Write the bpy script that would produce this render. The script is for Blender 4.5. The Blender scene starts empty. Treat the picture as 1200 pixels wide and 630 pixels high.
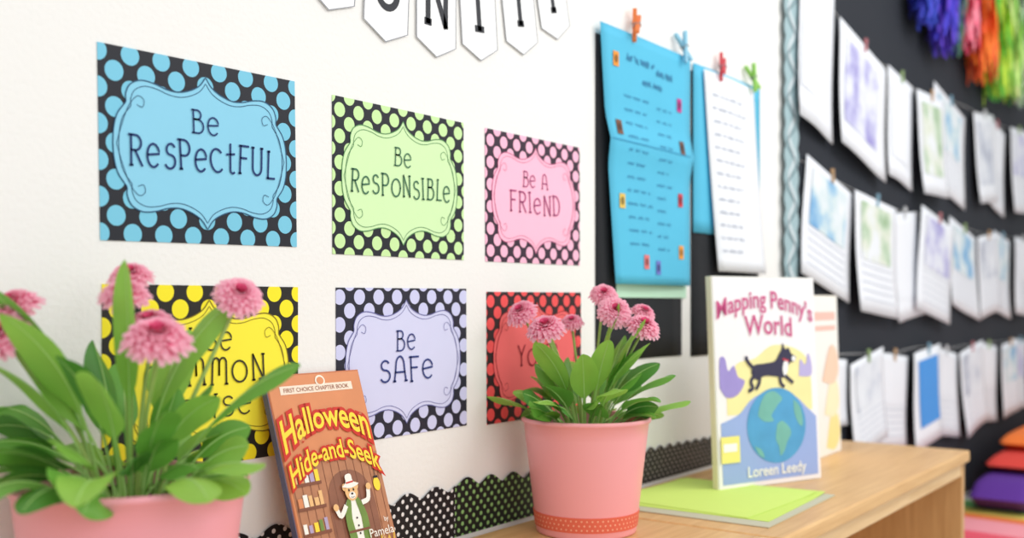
import bpy, math, random
from mathutils import Vector, Matrix
random.seed(7)
sc = bpy.context.scene
COL = sc.collection
try:
    sc.view_settings.view_transform = 'Standard'
except Exception:
    pass

# ------------------------------------------------------------ colour / materials
def lin(c):
    o = []
    for v in c:
        v = v / 255.0
        o.append(v / 12.92 if v <= 0.04045 else ((v + 0.055) / 1.055) ** 2.4)
    return (o[0], o[1], o[2], 1.0)

MATS = {}
def mat(name, rgb, rough=0.6, vary=0.0, vscale=30.0, spec=0.3, bump=0.0, bscale=80.0, trans=0.0):
    if name in MATS:
        return MATS[name]
    m = bpy.data.materials.new(name)
    m.use_nodes = True
    nt = m.node_tree
    b = nt.nodes['Principled BSDF']
    b.inputs['Base Color'].default_value = lin(rgb)
    b.inputs['Roughness'].default_value = rough
    b.inputs['Specular IOR Level'].default_value = spec
    tc = nt.nodes.new('ShaderNodeTexCoord')
    n = nt.nodes.new('ShaderNodeTexNoise')
    n.inputs['Scale'].default_value = vscale
    n.inputs['Detail'].default_value = 4
    nt.links.new(tc.outputs['Object'], n.inputs['Vector'])
    mx = nt.nodes.new('ShaderNodeMix')
    mx.data_type = 'RGBA'
    v = max(vary, 0.02)
    c = lin(rgb)
    mx.inputs['A'].default_value = (c[0] * (1 - v), c[1] * (1 - v), c[2] * (1 - v), 1)
    mx.inputs['B'].default_value = (min(1, c[0] * (1 + v)), min(1, c[1] * (1 + v)), min(1, c[2] * (1 + v)), 1)
    nt.links.new(n.outputs['Fac'], mx.inputs['Factor'])
    nt.links.new(mx.outputs['Result'], b.inputs['Base Color'])
    if bump > 0:
        n2 = nt.nodes.new('ShaderNodeTexNoise')
        n2.inputs['Scale'].default_value = bscale
        n2.inputs['Detail'].default_value = 5
        nt.links.new(tc.outputs['Object'], n2.inputs['Vector'])
        bp = nt.nodes.new('ShaderNodeBump')
        bp.inputs['Strength'].default_value = bump
        bp.inputs['Distance'].default_value = 0.004
        nt.links.new(n2.outputs['Fac'], bp.inputs['Height'])
        nt.links.new(bp.outputs['Normal'], b.inputs['Normal'])
    if trans > 0:
        tr = nt.nodes.new('ShaderNodeBsdfTranslucent')
        nt.links.new(mx.outputs['Result'], tr.inputs['Color'])
        ms = nt.nodes.new('ShaderNodeMixShader')
        ms.inputs[0].default_value = trans
        out = nt.nodes['Material Output']
        nt.links.new(b.outputs[0], ms.inputs[1])
        nt.links.new(tr.outputs[0], ms.inputs[2])
        nt.links.new(ms.outputs[0], out.inputs['Surface'])
    MATS[name] = m
    return m

def dots_mat(name, bg, dot, pitch, r, rough=0.5):
    """staggered polka dots in object XZ"""
    if name in MATS:
        return MATS[name]
    m = bpy.data.materials.new(name)
    m.use_nodes = True
    nt = m.node_tree
    b = nt.nodes['Principled BSDF']
    b.inputs['Roughness'].default_value = rough
    b.inputs['Specular IOR Level'].default_value = 0.3
    tc = nt.nodes.new('ShaderNodeTexCoord')
    def lattice(off):
        mp = nt.nodes.new('ShaderNodeVectorMath'); mp.operation = 'MULTIPLY_ADD'
        mp.inputs[1].default_value = (1 / pitch, 0, 1 / pitch)
        mp.inputs[2].default_value = (off, 0, off)
        nt.links.new(tc.outputs['Object'], mp.inputs[0])
        fr = nt.nodes.new('ShaderNodeVectorMath'); fr.operation = 'FRACTION'
        nt.links.new(mp.outputs[0], fr.inputs[0])
        sb = nt.nodes.new('ShaderNodeVectorMath'); sb.operation = 'SUBTRACT'
        sb.inputs[1].default_value = (0.5, 0, 0.5)
        nt.links.new(fr.outputs[0], sb.inputs[0])
        ln = nt.nodes.new('ShaderNodeVectorMath'); ln.operation = 'LENGTH'
        nt.links.new(sb.outputs[0], ln.inputs[0])
        lt = nt.nodes.new('ShaderNodeMath'); lt.operation = 'LESS_THAN'
        lt.inputs[1].default_value = r / pitch
        nt.links.new(ln.outputs['Value'], lt.inputs[0])
        return lt
    a, c = lattice(0.0), lattice(0.5)
    mxm = nt.nodes.new('ShaderNodeMath'); mxm.operation = 'MAXIMUM'
    nt.links.new(a.outputs[0], mxm.inputs[0]); nt.links.new(c.outputs[0], mxm.inputs[1])
    mx = nt.nodes.new('ShaderNodeMix'); mx.data_type = 'RGBA'
    mx.inputs['A'].default_value = lin(bg); mx.inputs['B'].default_value = lin(dot)
    nt.links.new(mxm.outputs[0], mx.inputs['Factor'])
    nt.links.new(mx.outputs['Result'], b.inputs['Base Color'])
    MATS[name] = m
    return m

def wood_mat(name, c1, c2, axis='X', rough=0.4):
    if name in MATS:
        return MATS[name]
    m = bpy.data.materials.new(name)
    m.use_nodes = True
    nt = m.node_tree
    b = nt.nodes['Principled BSDF']
    b.inputs['Roughness'].default_value = rough
    tc = nt.nodes.new('ShaderNodeTexCoord')
    mp = nt.nodes.new('ShaderNodeMapping')
    s = {'X': (2, 40, 40), 'Y': (40, 2, 40), 'Z': (40, 40, 2)}[axis]
    mp.inputs['Scale'].default_value = s
    nt.links.new(tc.outputs['Object'], mp.inputs[0])
    n = nt.nodes.new('ShaderNodeTexNoise')
    n.inputs['Scale'].default_value = 1.6
    n.inputs['Detail'].default_value = 8
    n.inputs['Roughness'].default_value = 0.65
    n.inputs['Distortion'].default_value = 0.4
    nt.links.new(mp.outputs[0], n.inputs['Vector'])
    cr = nt.nodes.new('ShaderNodeValToRGB')
    cr.color_ramp.elements[0].position = 0.3; cr.color_ramp.elements[0].color = lin(c1)
    cr.color_ramp.elements[1].position = 0.7; cr.color_ramp.elements[1].color = lin(c2)
    nt.links.new(n.outputs['Fac'], cr.inputs[0])
    nt.links.new(cr.outputs[0], b.inputs['Base Color'])
    MATS[name] = m
    return m

def sketch_mat(name, cols, scale=9.0):
    """paper with pale crayon colouring"""
    if name in MATS:
        return MATS[name]
    m = bpy.data.materials.new(name)
    m.use_nodes = True
    nt = m.node_tree
    b = nt.nodes['Principled BSDF']
    b.inputs['Roughness'].default_value = 0.8
    tc = nt.nodes.new('ShaderNodeTexCoord')
    oi = nt.nodes.new('ShaderNodeObjectInfo')
    ad = nt.nodes.new('ShaderNodeVectorMath'); ad.operation = 'ADD'
    nt.links.new(tc.outputs['Object'], ad.inputs[0]); nt.links.new(oi.outputs['Location'], ad.inputs[1])
    n = nt.nodes.new('ShaderNodeTexNoise')
    n.inputs['Scale'].default_value = scale
    n.inputs['Detail'].default_value = 4
    nt.links.new(ad.outputs[0], n.inputs['Vector'])
    cr = nt.nodes.new('ShaderNodeValToRGB')
    el = cr.color_ramp.elements
    el[0].position = 0.30; el[0].color = lin(cols[0])
    el[1].position = 1.0; el[1].color = lin((230, 233, 238))
    for i, c in enumerate(cols[1:]):
        e = el.new(0.43 + 0.07 * i); e.color = lin(c)
    e = el.new(0.44 + 0.07 * len(cols)); e.color = lin((226, 230, 236))
    nt.links.new(n.outputs['Fac'], cr.inputs[0])
    nt.links.new(cr.outputs[0], b.inputs['Base Color'])
    MATS[name] = m
    return m

# ------------------------------------------------------------ mesh builder
class MB:
    def __init__(s):
        s.v = []; s.f = []; s.m = []; s.mats = []
    def mi(s, m):
        if m not in s.mats: s.mats.append(m)
        return s.mats.index(m)
    def add(s, vs, fs, m):
        o = len(s.v); k = s.mi(m)
        s.v += [tuple(p) for p in vs]
        for f in fs:
            s.f.append([i + o for i in f]); s.m.append(k)
    def poly(s, pts, m, layer=1):
        y = -0.0004 * layer
        A = sum(pts[i][0] * pts[(i + 1) % len(pts)][1] - pts[(i + 1) % len(pts)][0] * pts[i][1] for i in range(len(pts)))
        if A < 0: pts = pts[::-1]
        s.add([(p[0], y, p[1]) for p in pts], [list(range(len(pts)))], m)
    def rect(s, x0, z0, x1, z1, m, layer=1):
        s.poly([(x0, z0), (x1, z0), (x1, z1), (x0, z1)], m, layer)
    def disc(s, cx, cz, rx, rz, m, layer=1, n=28, a0=0, a1=360):
        pts = [(cx + rx * math.cos(math.radians(a0 + (a1 - a0) * i / n)), cz + rz * math.sin(math.radians(a0 + (a1 - a0) * i / n))) for i in range(n if a1 - a0 == 360 else n + 1)]
        s.poly(pts, m, layer)
    def ribbon(s, pts, w, m, layer=1, closed=False):
        y = -0.0004 * layer
        n = len(pts); vs = []
        for i in range(n):
            if closed:
                a = pts[(i - 1) % n]; b = pts[(i + 1) % n]
            else:
                a = pts[max(i - 1, 0)]; b = pts[min(i + 1, n - 1)]
            dx, dz = b[0] - a[0], b[1] - a[1]
            L = math.hypot(dx, dz) or 1
            nx, nz = -dz / L * w / 2, dx / L * w / 2
            vs.append((pts[i][0] + nx, y, pts[i][1] + nz)); vs.append((pts[i][0] - nx, y, pts[i][1] - nz))
        fs = []
        for i in range(n if closed else n - 1):
            j = (i + 1) % n
            fs.append([2 * i + 1, 2 * j + 1, 2 * j, 2 * i])
        s.add(vs, fs, m)
    def box(s, x0, y0, z0, x1, y1, z1, m):
        v = [(x0, y0, z0), (x1, y0, z0), (x1, y1, z0), (x0, y1, z0), (x0, y0, z1), (x1, y0, z1), (x1, y1, z1), (x0, y1, z1)]
        s.add(v, [[0, 3, 2, 1], [4, 5, 6, 7], [0, 1, 5, 4], [1, 2, 6, 5], [2, 3, 7, 6], [3, 0, 4, 7]], m)
    def lathe(s, prof, m, seg=56, cx=0, cy=0):
        vs = []; fs = []
        for r, z in prof:
            for k in range(seg):
                a = 2 * math.pi * k / seg
                vs.append((cx + r * math.cos(a), cy + r * math.sin(a), z))
        for i in range(len(prof) - 1):
            for k in range(seg):
                k2 = (k + 1) % seg
                fs.append([i * seg + k, i * seg + k2, (i + 1) * seg + k2, (i + 1) * seg + k])
        s.add(vs, fs, m)
    def tube(s, pts, r, m, seg=6, r2=None):
        pts = [Vector(p) for p in pts]; n = len(pts); vs = []; fs = []
        up = Vector((0.13, 0.21, 1)).normalized()
        for i, p in enumerate(pts):
            d = (pts[min(i + 1, n - 1)] - pts[max(i - 1, 0)]).normalized()
            a = d.cross(up)
            if a.length < 1e-3: a = d.cross(Vector((1, 0, 0)))
            a.normalize(); b = d.cross(a)
            rr = r if r2 is None else r + (r2 - r) * i / (n - 1)
            for k in range(seg):
                t = 2 * math.pi * k / seg
                vs.append(p + a * rr * math.cos(t) + b * rr * math.sin(t))
        for i in range(n - 1):
            for k in range(seg):
                k2 = (k + 1) % seg
                fs.append([i * seg + k, i * seg + k2, (i + 1) * seg + k2, (i + 1) * seg + k])
        fs.append(list(range(seg))); fs.append([(n - 1) * seg + k for k in range(seg)][::-1])
        s.add(vs, fs, m)
    def text(s, body, size, cx, cz, m, layer=1, offset=0.0, warp=None, shear=0.0):
        cu = bpy.data.curves.new('t', 'FONT')
        cu.body = body; cu.size = size; cu.offset = offset
        cu.align_x = 'CENTER'; cu.resolution_u = 4; cu.shear = shear
        ob = bpy.data.objects.new('t', cu); COL.objects.link(ob)
        dg = bpy.context.evaluated_depsgraph_get(); dg.update()
        me = bpy.data.meshes.new_from_object(ob.evaluated_get(dg))
        y = -0.0004 * layer; vs = []
        for v in me.vertices:
            x, z = v.co.x, v.co.y
            if warp: x, z = warp(x, z)
            vs.append((cx + x, y, cz + z))
        s.add(vs, [list(p.vertices) for p in me.polygons], m)
        bpy.data.objects.remove(ob); bpy.data.curves.remove(cu); bpy.data.meshes.remove(me)
    def merge(s, o2, drape=None):
        off = len(s.v)
        s.v += [(p[0], p[1] + (drape(p[0], p[2]) if drape else 0), p[2]) for p in o2.v]
        for ff, mm in zip(o2.f, o2.m):
            s.f.append([i + off for i in ff]); s.m.append(s.mi(o2.mats[mm]))
    def obj(s, name, smooth=False, bevel=0.0, parent=None):
        me = bpy.data.meshes.new(name)
        me.from_pydata(s.v, [], s.f)
        for m in s.mats: me.materials.append(m)
        for i, p in enumerate(me.polygons):
            p.material_index = s.m[i]; p.use_smooth = smooth
        me.update()
        o = bpy.data.objects.new(name, me)
        COL.objects.link(o)
        if bevel > 0:
            b = o.modifiers.new('bevel', 'BEVEL'); b.width = bevel; b.segments = 3; b.limit_method = 'ANGLE'
        if parent: o.parent = parent
        return o

TOPS = []
def top(o, label, category, group=None, kind=None):
    o['label'] = label; o['category'] = category
    if group: o['group'] = group
    if kind: o['kind'] = kind
    TOPS.append(o)
    return o
def empty(name, loc):
    e = bpy.data.objects.new(name, None); e.empty_display_size = 0.02
    e.location = loc; COL.objects.link(e)
    return e
def place(o, org, xa, za=(0, 0, 1)):
    x = Vector(xa).normalized(); z = Vector(za).normalized()
    y = z.cross(x).normalized(); z = x.cross(y)
    M = Matrix(((x.x, y.x, z.x, org[0]), (x.y, y.y, z.y, org[1]), (x.z, y.z, z.z, org[2]), (0, 0, 0, 1)))
    o.matrix_world = M

# ------------------------------------------------------------ hand-lettered stroke font
def arc(cx, cy, rx, ry, a0, a1, n=12):
    return [(cx + rx * math.cos(math.radians(a0 + (a1 - a0) * i / n)), cy + ry * math.sin(math.radians(a0 + (a1 - a0) * i / n))) for i in range(n + 1)]
def sf(x, y, w=0.06): return [(x - w, y), (x + w, y)]
G = {
 'A': (0.72, [[(0.05, 0), (0.12, .45)] + arc(0.36, .62, .22, .38, 175, 5, 10) + [(0.60, .45), (0.67, 0)], [(0.1, 0.36), (0.62, 0.36)], sf(0.05, 0), sf(0.67, 0)]),
 'B': (0.66, [[(0.1, 0), (0.1, 1)], [(0.02, 1), (0.30, 1)] + arc(0.30, 0.80, 0.19, 0.20, 90, -90)[1:] + [(0.1, 0.60)], [(0.1, 0.60), (0.32, 0.60)] + arc(0.32, 0.30, 0.29, 0.30, 90, -90)[1:] + [(0.02, 0)]]),
 'C': (0.72, [arc(0.40, 0.40, 0.34, 0.41, 46, 314, 16)]),
 'D': (0.66, [[(0.1, 0), (0.1, 1)], [(0, 1), (0.25, 1)] + arc(0.25, 0.5, 0.36, 0.5, 90, -90)[1:] + [(0, 0)]]),
 'e': (0.68, [[(0.06, 0.40), (0.60, 0.46)] + arc(0.33, 0.39, 0.29, 0.39, 12, 314, 18)[1:]]),
 'F': (0.58, [[(0.12, 0), (0.12, 1)], [(0.04, 1), (0.55, 1)], [(0.12, 0.56), (0.46, 0.56)], sf(0.12, 0)]),
 'I': (0.32, [[(0.16, 0), (0.16, 1)], sf(0.16, 0, 0.09), sf(0.16, 1, 0.09)]),
 'L': (0.54, [[(0.12, 1), (0.12, 0)], [(0.06, 0), (0.5, 0)], sf(0.12, 1)]),
 'M': (0.86, [[(0.1, 0), (0.12, 1)], arc(.27, .80, .15, .2, 180, 0, 8) + [(.42, .35)], [(.42, .35), (.42, .8)] + arc(.58, .80, .16, .2, 180, 0, 8) + [(.76, 0)], sf(0.1, 0), sf(0.76, 0)]),
 'N': (0.74, [[(0.12, 0), (0.12, 1)], [(0.12, 1), (0.62, 0)], [(0.62, 0), (0.62, 1)], sf(0.12, 0), sf(0.62, 1)]),
 'O': (0.80, [arc(0.40, 0.40, 0.35, 0.41, 0, 360, 22)]),
 'P': (0.64, [[(0.12, 0), (0.12, 1)], [(0.02, 1), (0.32, 1)] + arc(0.32, 0.73, 0.27, 0.27, 90, -90)[1:] + [(0.12, 0.46)], sf(0.12, 0)]),
 'R': (0.68, [[(0.12, 0), (0.12, 1)], [(0.02, 1), (0.32, 1)] + arc(0.32, 0.75, 0.26, 0.25, 90, -90)[1:] + [(0.12, 0.50)], [(0.30, 0.50), (0.62, 0)], sf(0.12, 0)]),
 'S': (0.60, [arc(0.30, 0.66, 0.20, 0.19, 30, 270, 12) + arc(0.30, 0.235, 0.25, 0.235, 90, -150, 14)[1:]]),
 'T': (0.60, [[(0.30, 0), (0.30, 1)], [(0.02, 1), (0.58, 1)], sf(0.30, 0)]),
 't': (0.48, [[(0.22, 1.05), (0.22, 0.12)] + arc(0.34, 0.12, 0.12, 0.12, 180, 320, 6)[1:], [(0.02, 0.66), (0.44, 0.70)]]),
 'U': (0.74, [[(0.12, 1), (0.12, 0.27)] + arc(0.37, 0.27, 0.25, 0.27, 180, 360, 12)[1:] + [(0.62, 1)], sf(0.12, 1), sf(0.62, 1)]),
 'Y': (0.68, [[(0.08, 1), (0.34, 0.5)], [(0.6, 1), (0.34, 0.5)], [(0.34, 0.5), (0.34, 0)], sf(0.34, 0)]),
}
def stroke_text(mb, s, h, cx, z0, w, m, layer, maxw=None, sx=1.0, wob=1.0):
    gap = 0.14 * h
    tot = sum((G[c][0] if c != ' ' else 0.4) for c in s) * h * sx + gap * (len(s) - 1)
    k = sx; g = gap
    if maxw:
        q = maxw / tot; k = sx * q; g = gap * q; tot = maxw
    x = cx - tot / 2
    for c in s:
        if c == ' ':
            x += 0.4 * h * k + g; continue
        wd, st = G[c]
        dz = random.uniform(-0.05, 0.05) * h * wob; an = random.uniform(-.07, .07) * wob
        for pl in st:
            pts = [(x + p[0] * h * k - an * p[1] * h, z0 + dz + p[1] * h) for p in pl]
            a, b = pts[0], pts[1]; L = math.hypot(a[0] - b[0], a[1] - b[1]) or 1
            p0 = (a[0] + (a[0] - b[0]) / L * w * .3, a[1] + (a[1] - b[1]) / L * w * .3)
            a, b = pts[-1], pts[-2]; L = math.hypot(a[0] - b[0], a[1] - b[1]) or 1
            p1 = (a[0] + (a[0] - b[0]) / L * w * .3, a[1] + (a[1] - b[1]) / L * w * .3)
            pts[0] = p0; pts[-1] = p1
            mb.ribbon(pts, w, m, layer)
        x += wd * h * k + g

def catmull(pts, n=6):
    out = []; N = len(pts)
    for i in range(N - 1):
        p0 = pts[max(i - 1, 0)]; p1 = pts[i]; p2 = pts[i + 1]; p3 = pts[min(i + 2, N - 1)]
        for k in range(n):
            t = k / n
            out.append(tuple(0.5 * ((2 * p1[j]) + (-p0[j] + p2[j]) * t + (2 * p0[j] - 5 * p1[j] + 4 * p2[j] - p3[j]) * t * t + (-p0[j] + 3 * p1[j] - 3 * p2[j] + p3[j]) * t ** 3) for j in range(len(p1))))
    out.append(tuple(pts[-1]))
    return out

# ------------------------------------------------------------ room
def plane_box(name, x0, y0, z0, x1, y1, z1, m):
    b = MB(); b.box(x0, y0, z0, x1, y1, z1, m)
    o = b.obj(name); o['kind'] = 'structure'; TOPS.append(o); return o
FLOOR = -0.15
wallm = mat('wall_paint', (237, 236, 233), 0.75, 0.012, 3.0, 0.2, bump=0.2, bscale=150)
plane_box('wall_back', -3, 0, FLOOR, 7.2, 0.12, 2.9, wallm)
plane_box('wall_right', 7.2, -5, FLOOR, 7.32, 0.12, 2.9, wallm)
plane_box('floor', -3, -5, FLOOR - 0.1, 7.32, 0.12, FLOOR, mat('floor_tile', (206, 202, 196), 0.5, 0.05, 5))
plane_box('baseboard_back', -3, -0.012, FLOOR, 7.2, 0, FLOOR + 0.1, mat('baseboard', (70, 68, 70), 0.5))

# ------------------------------------------------------------ behaviour posters
QUART = [(1.0, 0), (0.99, 0.20), (0.955, 0.38), (0.895, 0.50), (0.865, 0.56), (0.865, 0.66), (0.82, 0.79), (0.71, 0.865), (0.57, 0.85), (0.44, 0.80), (0.31, 0.79), (0.18, 0.84), (0.07, 0.93), (0.0, 1.06)]
qc = catmull(QUART, 4)
def plaque(hx, hz):
    q = [(p[0] * hx, p[1] * hz) for p in qc]
    return q[:-1] + [(-p[0], p[1]) for p in q[::-1]][:-1] + [(-p[0], -p[1]) for p in q][:-1] + [(p[0], -p[1]) for p in q[::-1]][:-1]
def poster(nm, cx, cz, tilt, bgc, dotc, plq, line, tcol, lines, label, pitch=0.040, r=0.0114):
    W, H = 0.279, 0.216
    b = MB()
    card = dots_mat('polka_' + nm, bgc, dotc, pitch, r)
    b.box(-W / 2, -0.0004, -H / 2, W / 2, 0.0004, H / 2, card)
    pm = mat('plaque_' + nm, plq, 0.6); lm = mat('line_' + nm, line, 0.6); tm = mat('ink_' + nm, tcol, 0.6)
    out = plaque(0.119, 0.082)
    b.poly([(p[0] * 1.035, p[1] * 1.045) for p in out], pm, 2)
    b.ribbon([(p[0] * 1.035, p[1] * 1.045) for p in out], 0.0014, lm, 3, True)
    b.ribbon([(p[0] * .975, p[1] * .96) for p in out], 0.0009, lm, 3, True)
    for sx in (-1, 1):
        for sz in (-1, 1):
            b.ribbon([(sx * p[0], sz * p[1]) for p in catmull([(.119, .0), (.112, .022), (.103, .044), (.092, .056), (.084, .052), (.086, .044), (.093, .046)], 5)], .0008, lm, 4)
    for t, h, z, mw in lines:
        stroke_text(b, t, h, random.uniform(-.002, .002), z, h * 0.078, tm, 5, mw)
    o = b.obj('behavior_poster')
    o.location = (cx, -0.0008, cz); o.rotation_euler = (0, -math.radians(tilt), 0)
    top(o, label, 'poster', 'polka dot behavior posters')
    return o
BL = (34, 36, 44)
poster('blue', .7612, 1.1462, 1.0, BL, (120, 196, 222), (138, 204, 230), (45, 84, 116), (28, 52, 106),
       [('Be', .027, .024, None), ('ReSPeCtFUL', .034, -.021, .208)], 'blue polka dot poster reading Be Respectful, taped to white wall')
poster('green', 1.105, 1.1425, 0.2, BL, (200, 234, 166), (208, 239, 182), (90, 140, 90), (66, 112, 84),
       [('Be', .026, .024, None), ('ReSPONSIBLe', .031, -.020, .214)], 'pale green polka dot poster reading Be Responsible', 0.036, 0.0100)
poster('pink', 1.439, 1.1435, 0.3, (56, 38, 54), (250, 184, 210), (252, 188, 212), (196, 100, 140), (168, 72, 124),
       [('Be A', .026, .022, None), ('FRIeND', .034, -.022, .150)], 'pink polka dot poster reading Be a Friend', 0.036, 0.0100)
poster('yellow', .765, .880, 0.0, (38, 36, 32), (246, 230, 40), (247, 234, 62), (120, 104, 30), (56, 52, 32),
       [('USe', .028, .030, None), ('COMMON', .032, -.010, .175), ('SeNSe', .028, -.050, .130)], 'bright yellow polka dot poster reading Use Common Sense')
poster('purple', 1.112, .881, 0.3, (40, 40, 54), (204, 206, 240), (210, 212, 242), (105, 105, 160), (50, 62, 124),
       [('Be', .029, .018, None), ('SAFe', .036, -.028, .118)], 'lavender polka dot poster reading Be Safe', 0.038, 0.0106)
poster('red', 1.443, .878, 0.2, (50, 30, 34), (240, 84, 86), (244, 108, 110), (170, 40, 50), (150, 25, 45),
       [('YOUR', .034, -.016, .12)], 'red polka dot poster partly hidden behind flowers', 0.037, 0.0102)

# ------------------------------------------------------------ letter pennants
pw = mat('pennant_paper', (246, 247, 248), 0.7); pk = mat('pennant_ink', (50, 52, 58), 0.6)
def pennant(letter, tx, tz, tilt):
    b = MB(); hw = .046; H = .17
    out = [(-hw, .022), (0, 0), (hw, .022), (hw, H), (-hw, H)]
    b.poly(out, pw, 0)
    b.add([(p[0], 0.0006, p[1]) for p in out], [[4, 3, 2, 1, 0]], pw)
    b.ribbon([(-hw + .001, .0225), (0, .001), (hw - .001, .0225), (hw - .001, H - .001), (-hw + .001, H - .001)], .0016, mat('pennant_edge', (146, 148, 154)), 1, True)
    stroke_text(b, letter, .085, 0, .052, .0105, pk, 2, {'I': .03, 'M': .068}.get(letter, .060), 1.0, .3)
    o = b.obj('letter_pennant')
    o.location = (tx, -0.003, tz); o.rotation_euler = (0, math.radians(tilt), 0)
    top(o, 'white arrow shaped banner card with dark letter ' + letter, 'banner card', 'letter pennants of the banner')
for L, x, z, t in [('M', .957, 1.362, 7), ('U', 1.0667, 1.3415, 3), ('N', 1.178, 1.3407, 0), ('I', 1.2863, 1.3559, -5), ('T', 1.402, 1.3878, -10), ('Y', 1.5044, 1.435, -15)]:
    pennant(L, x, z, t)
b = MB()
b.tube(catmull([(.86, -.0022, 1.56), (.96, -.0022, 1.526), (1.07, -.0022, 1.505), (1.18, -.0022, 1.504), (1.28, -.0022, 1.52), (1.375, -.0022, 1.548), (1.465, -.0022, 1.592), (1.6, -.0022, 1.68)], 5), .0012, mat('twine', (200, 195, 180)), 5)
top(b.obj('banner_twine', True), 'thin twine holding the letter banner on the wall', 'string')

# ------------------------------------------------------------ clothespins
def clothespin(loc, rgb, key, ang=20, s=1.0, label='small coloured clothespin', roll=0, spread=9):
    m = mat('pin_' + key, rgb, 0.5)
    b = MB()
    for sgn in (-1, 1):
        a = math.radians(spread) * sgn
        def R(x, z): return (x * math.cos(a) - z * math.sin(a), x * math.sin(a) + z * math.cos(a))
        prof = [(-.0025, -.022), (.0012, -.025), (.0028, -.022), (.0028, -.010), (.0018, -.006), (.0028, -.003), (.0028, .024), (.001, .027), (-.0026, .025)]
        prof = [R(p[0] * s + sgn * .001, p[1] * s) for p in prof]
        n = len(prof)
        yo = sgn * .0025 * s
        v = [(p[0], yo - .003 * s, p[1]) for p in prof] + [(p[0], yo + .003 * s, p[1]) for p in prof]
        f = [list(range(n)), list(range(n, 2 * n))[::-1]] + [[i + n, (i + 1) % n + n, (i + 1) % n, i] for i in range(n)]
        b.add(v, f, m)
    o = b.obj('clothespin'); o.location = loc; o.rotation_euler = (0, math.radians(ang), math.radians(roll))
    sp = MB(); pts = [(.004 * s * math.cos(t * .9), -.0065 * s + .013 * s * t / 24, .004 * s * math.sin(t * .9)) for t in range(25)]
    sp.tube(pts, .0009 * s, mat('spring_wire', (150, 150, 155), 0.3), 5)
    sp.obj('spring', True, parent=o)
    top(o, label, 'clothespin', 'clothespins holding papers')
    return o

# ------------------------------------------------------------ hanging charts with black panels
black = mat('black_paper', (36, 38, 42), 0.8, 0.08)
def grid_sheet(w, h, fy, nx=8, nz=12, skew=0.0, th=0.0008, taper=0.0):
    vs = []; fs = []
    for side in (0, 1):
        for j in range(nz + 1):
            for i in range(nx + 1):
                u = i / nx; v = j / nz
                vs.append(((u - .5) * (w - taper * v) + skew * v, fy(u, v) + side * th, -v * h))
    N = (nx + 1) * (nz + 1)
    for j in range(nz):
        for i in range(nx):
            a = j * (nx + 1) + i
            fs.append([a, a + nx + 1, a + nx + 2, a + 1])
            fs.append([N + a, N + a + 1, N + a + nx + 2, N + a + nx + 1])
    edge = [j * (nx + 1) for j in range(nz + 1)] + [nz * (nx + 1) + i for i in range(1, nx + 1)] + [j * (nx + 1) + nx for j in range(nz - 1, -1, -1)] + [i for i in range(nx - 1, 0, -1)]
    for i in range(len(edge)):
        a, c = edge[i], edge[(i + 1) % len(edge)]
        fs.append([a, a + N, c + N, c])
    return vs, fs
def squiggle(mb, x0, x1, z, amp, w, m, layer):
    x = x0
    while x < x1 - .006:
        L = min(random.uniform(.014, .038), x1 - x)
        n = max(4, int(L / .0022))
        pts = [(x + L * i / n, z + amp * math.sin(i * 1.7 + x * 300) * random.uniform(.5, 1.0)) for i in range(n + 1)]
        mb.ribbon(pts, w, m, layer); x += L + .009
for x0, x1, z0, z1 in [(1.632, 1.975, .855, 1.475), (2.02, 2.375, .851, 1.475)]:
    b = MB(); v, f = grid_sheet(x1 - x0, z1 - z0, lambda u, v: -.001 - .001 * math.sin(u * 7) * v)
    b.add(v, f, black); o = b.obj('black_panel', True); o.location = ((x0 + x1) / 2, -.001, z1)
    top(o, 'black fabric backing panel hanging on the wall', 'backing panel', 'black backing panels')
b = MB(); v, f = grid_sheet(.29, .17, lambda u, v: 0); b.add(v, f, mat('mint_sheet', (190, 226, 200), .7))
o = b.obj('mint_sheet'); o.location = (1.848, -.0042, 1.148); top(o, 'pale mint paper showing under the blue chart', 'paper')
bluec = mat('chart_blue', (86, 186, 220), .7, .05, 8)
b = MB()
CW, CT, CS = .366, .055, .022
def bluefy(x, z):
    v = min(1, max(0, -z / .49)); u = min(1, max(0, (x - CS * v) / (CW - CT * v) + .5))
    kink = .009 * max(0, 1 - abs(v - .44) / .10)
    return -.008 - .004 * v * v - kink - .004 * math.sin(u * 5) * (.4 + v) * .5
v, f = grid_sheet(CW, .49, lambda u, v: bluefy((u - .5) * (CW - CT * v) + CS * v, -v * .49), 12, 25, skew=CS, taper=CT)
b.add(v, f, bluec)
ink = mat('marker_ink', (58, 132, 174), .7)
b2 = MB()
squiggle(b2, -.09, .02, -.050, .009, .0034, ink, 0); squiggle(b2, .03, .10, -.060, .009, .0034, ink, 0); squiggle(b2, -.03, .06, -.088, .008, .003, ink, 0)
for k in range(12):
    z = -.125 - k * .026
    squiggle(b2, -.100 + .02 * k / 13, -.02 + random.uniform(0, .03), z, .004, .0016, ink, 0)
    squiggle(b2, .03, .07 + random.uniform(0, .03), z - .006, .004, .0016, ink, 0)
seam = mat('chart_seam', (60, 150, 190), .7)
b2.ribbon([(-.166 + .322 * i / 10 + .01, -.215) for i in range(11)], .0022, seam, 0)
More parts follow.
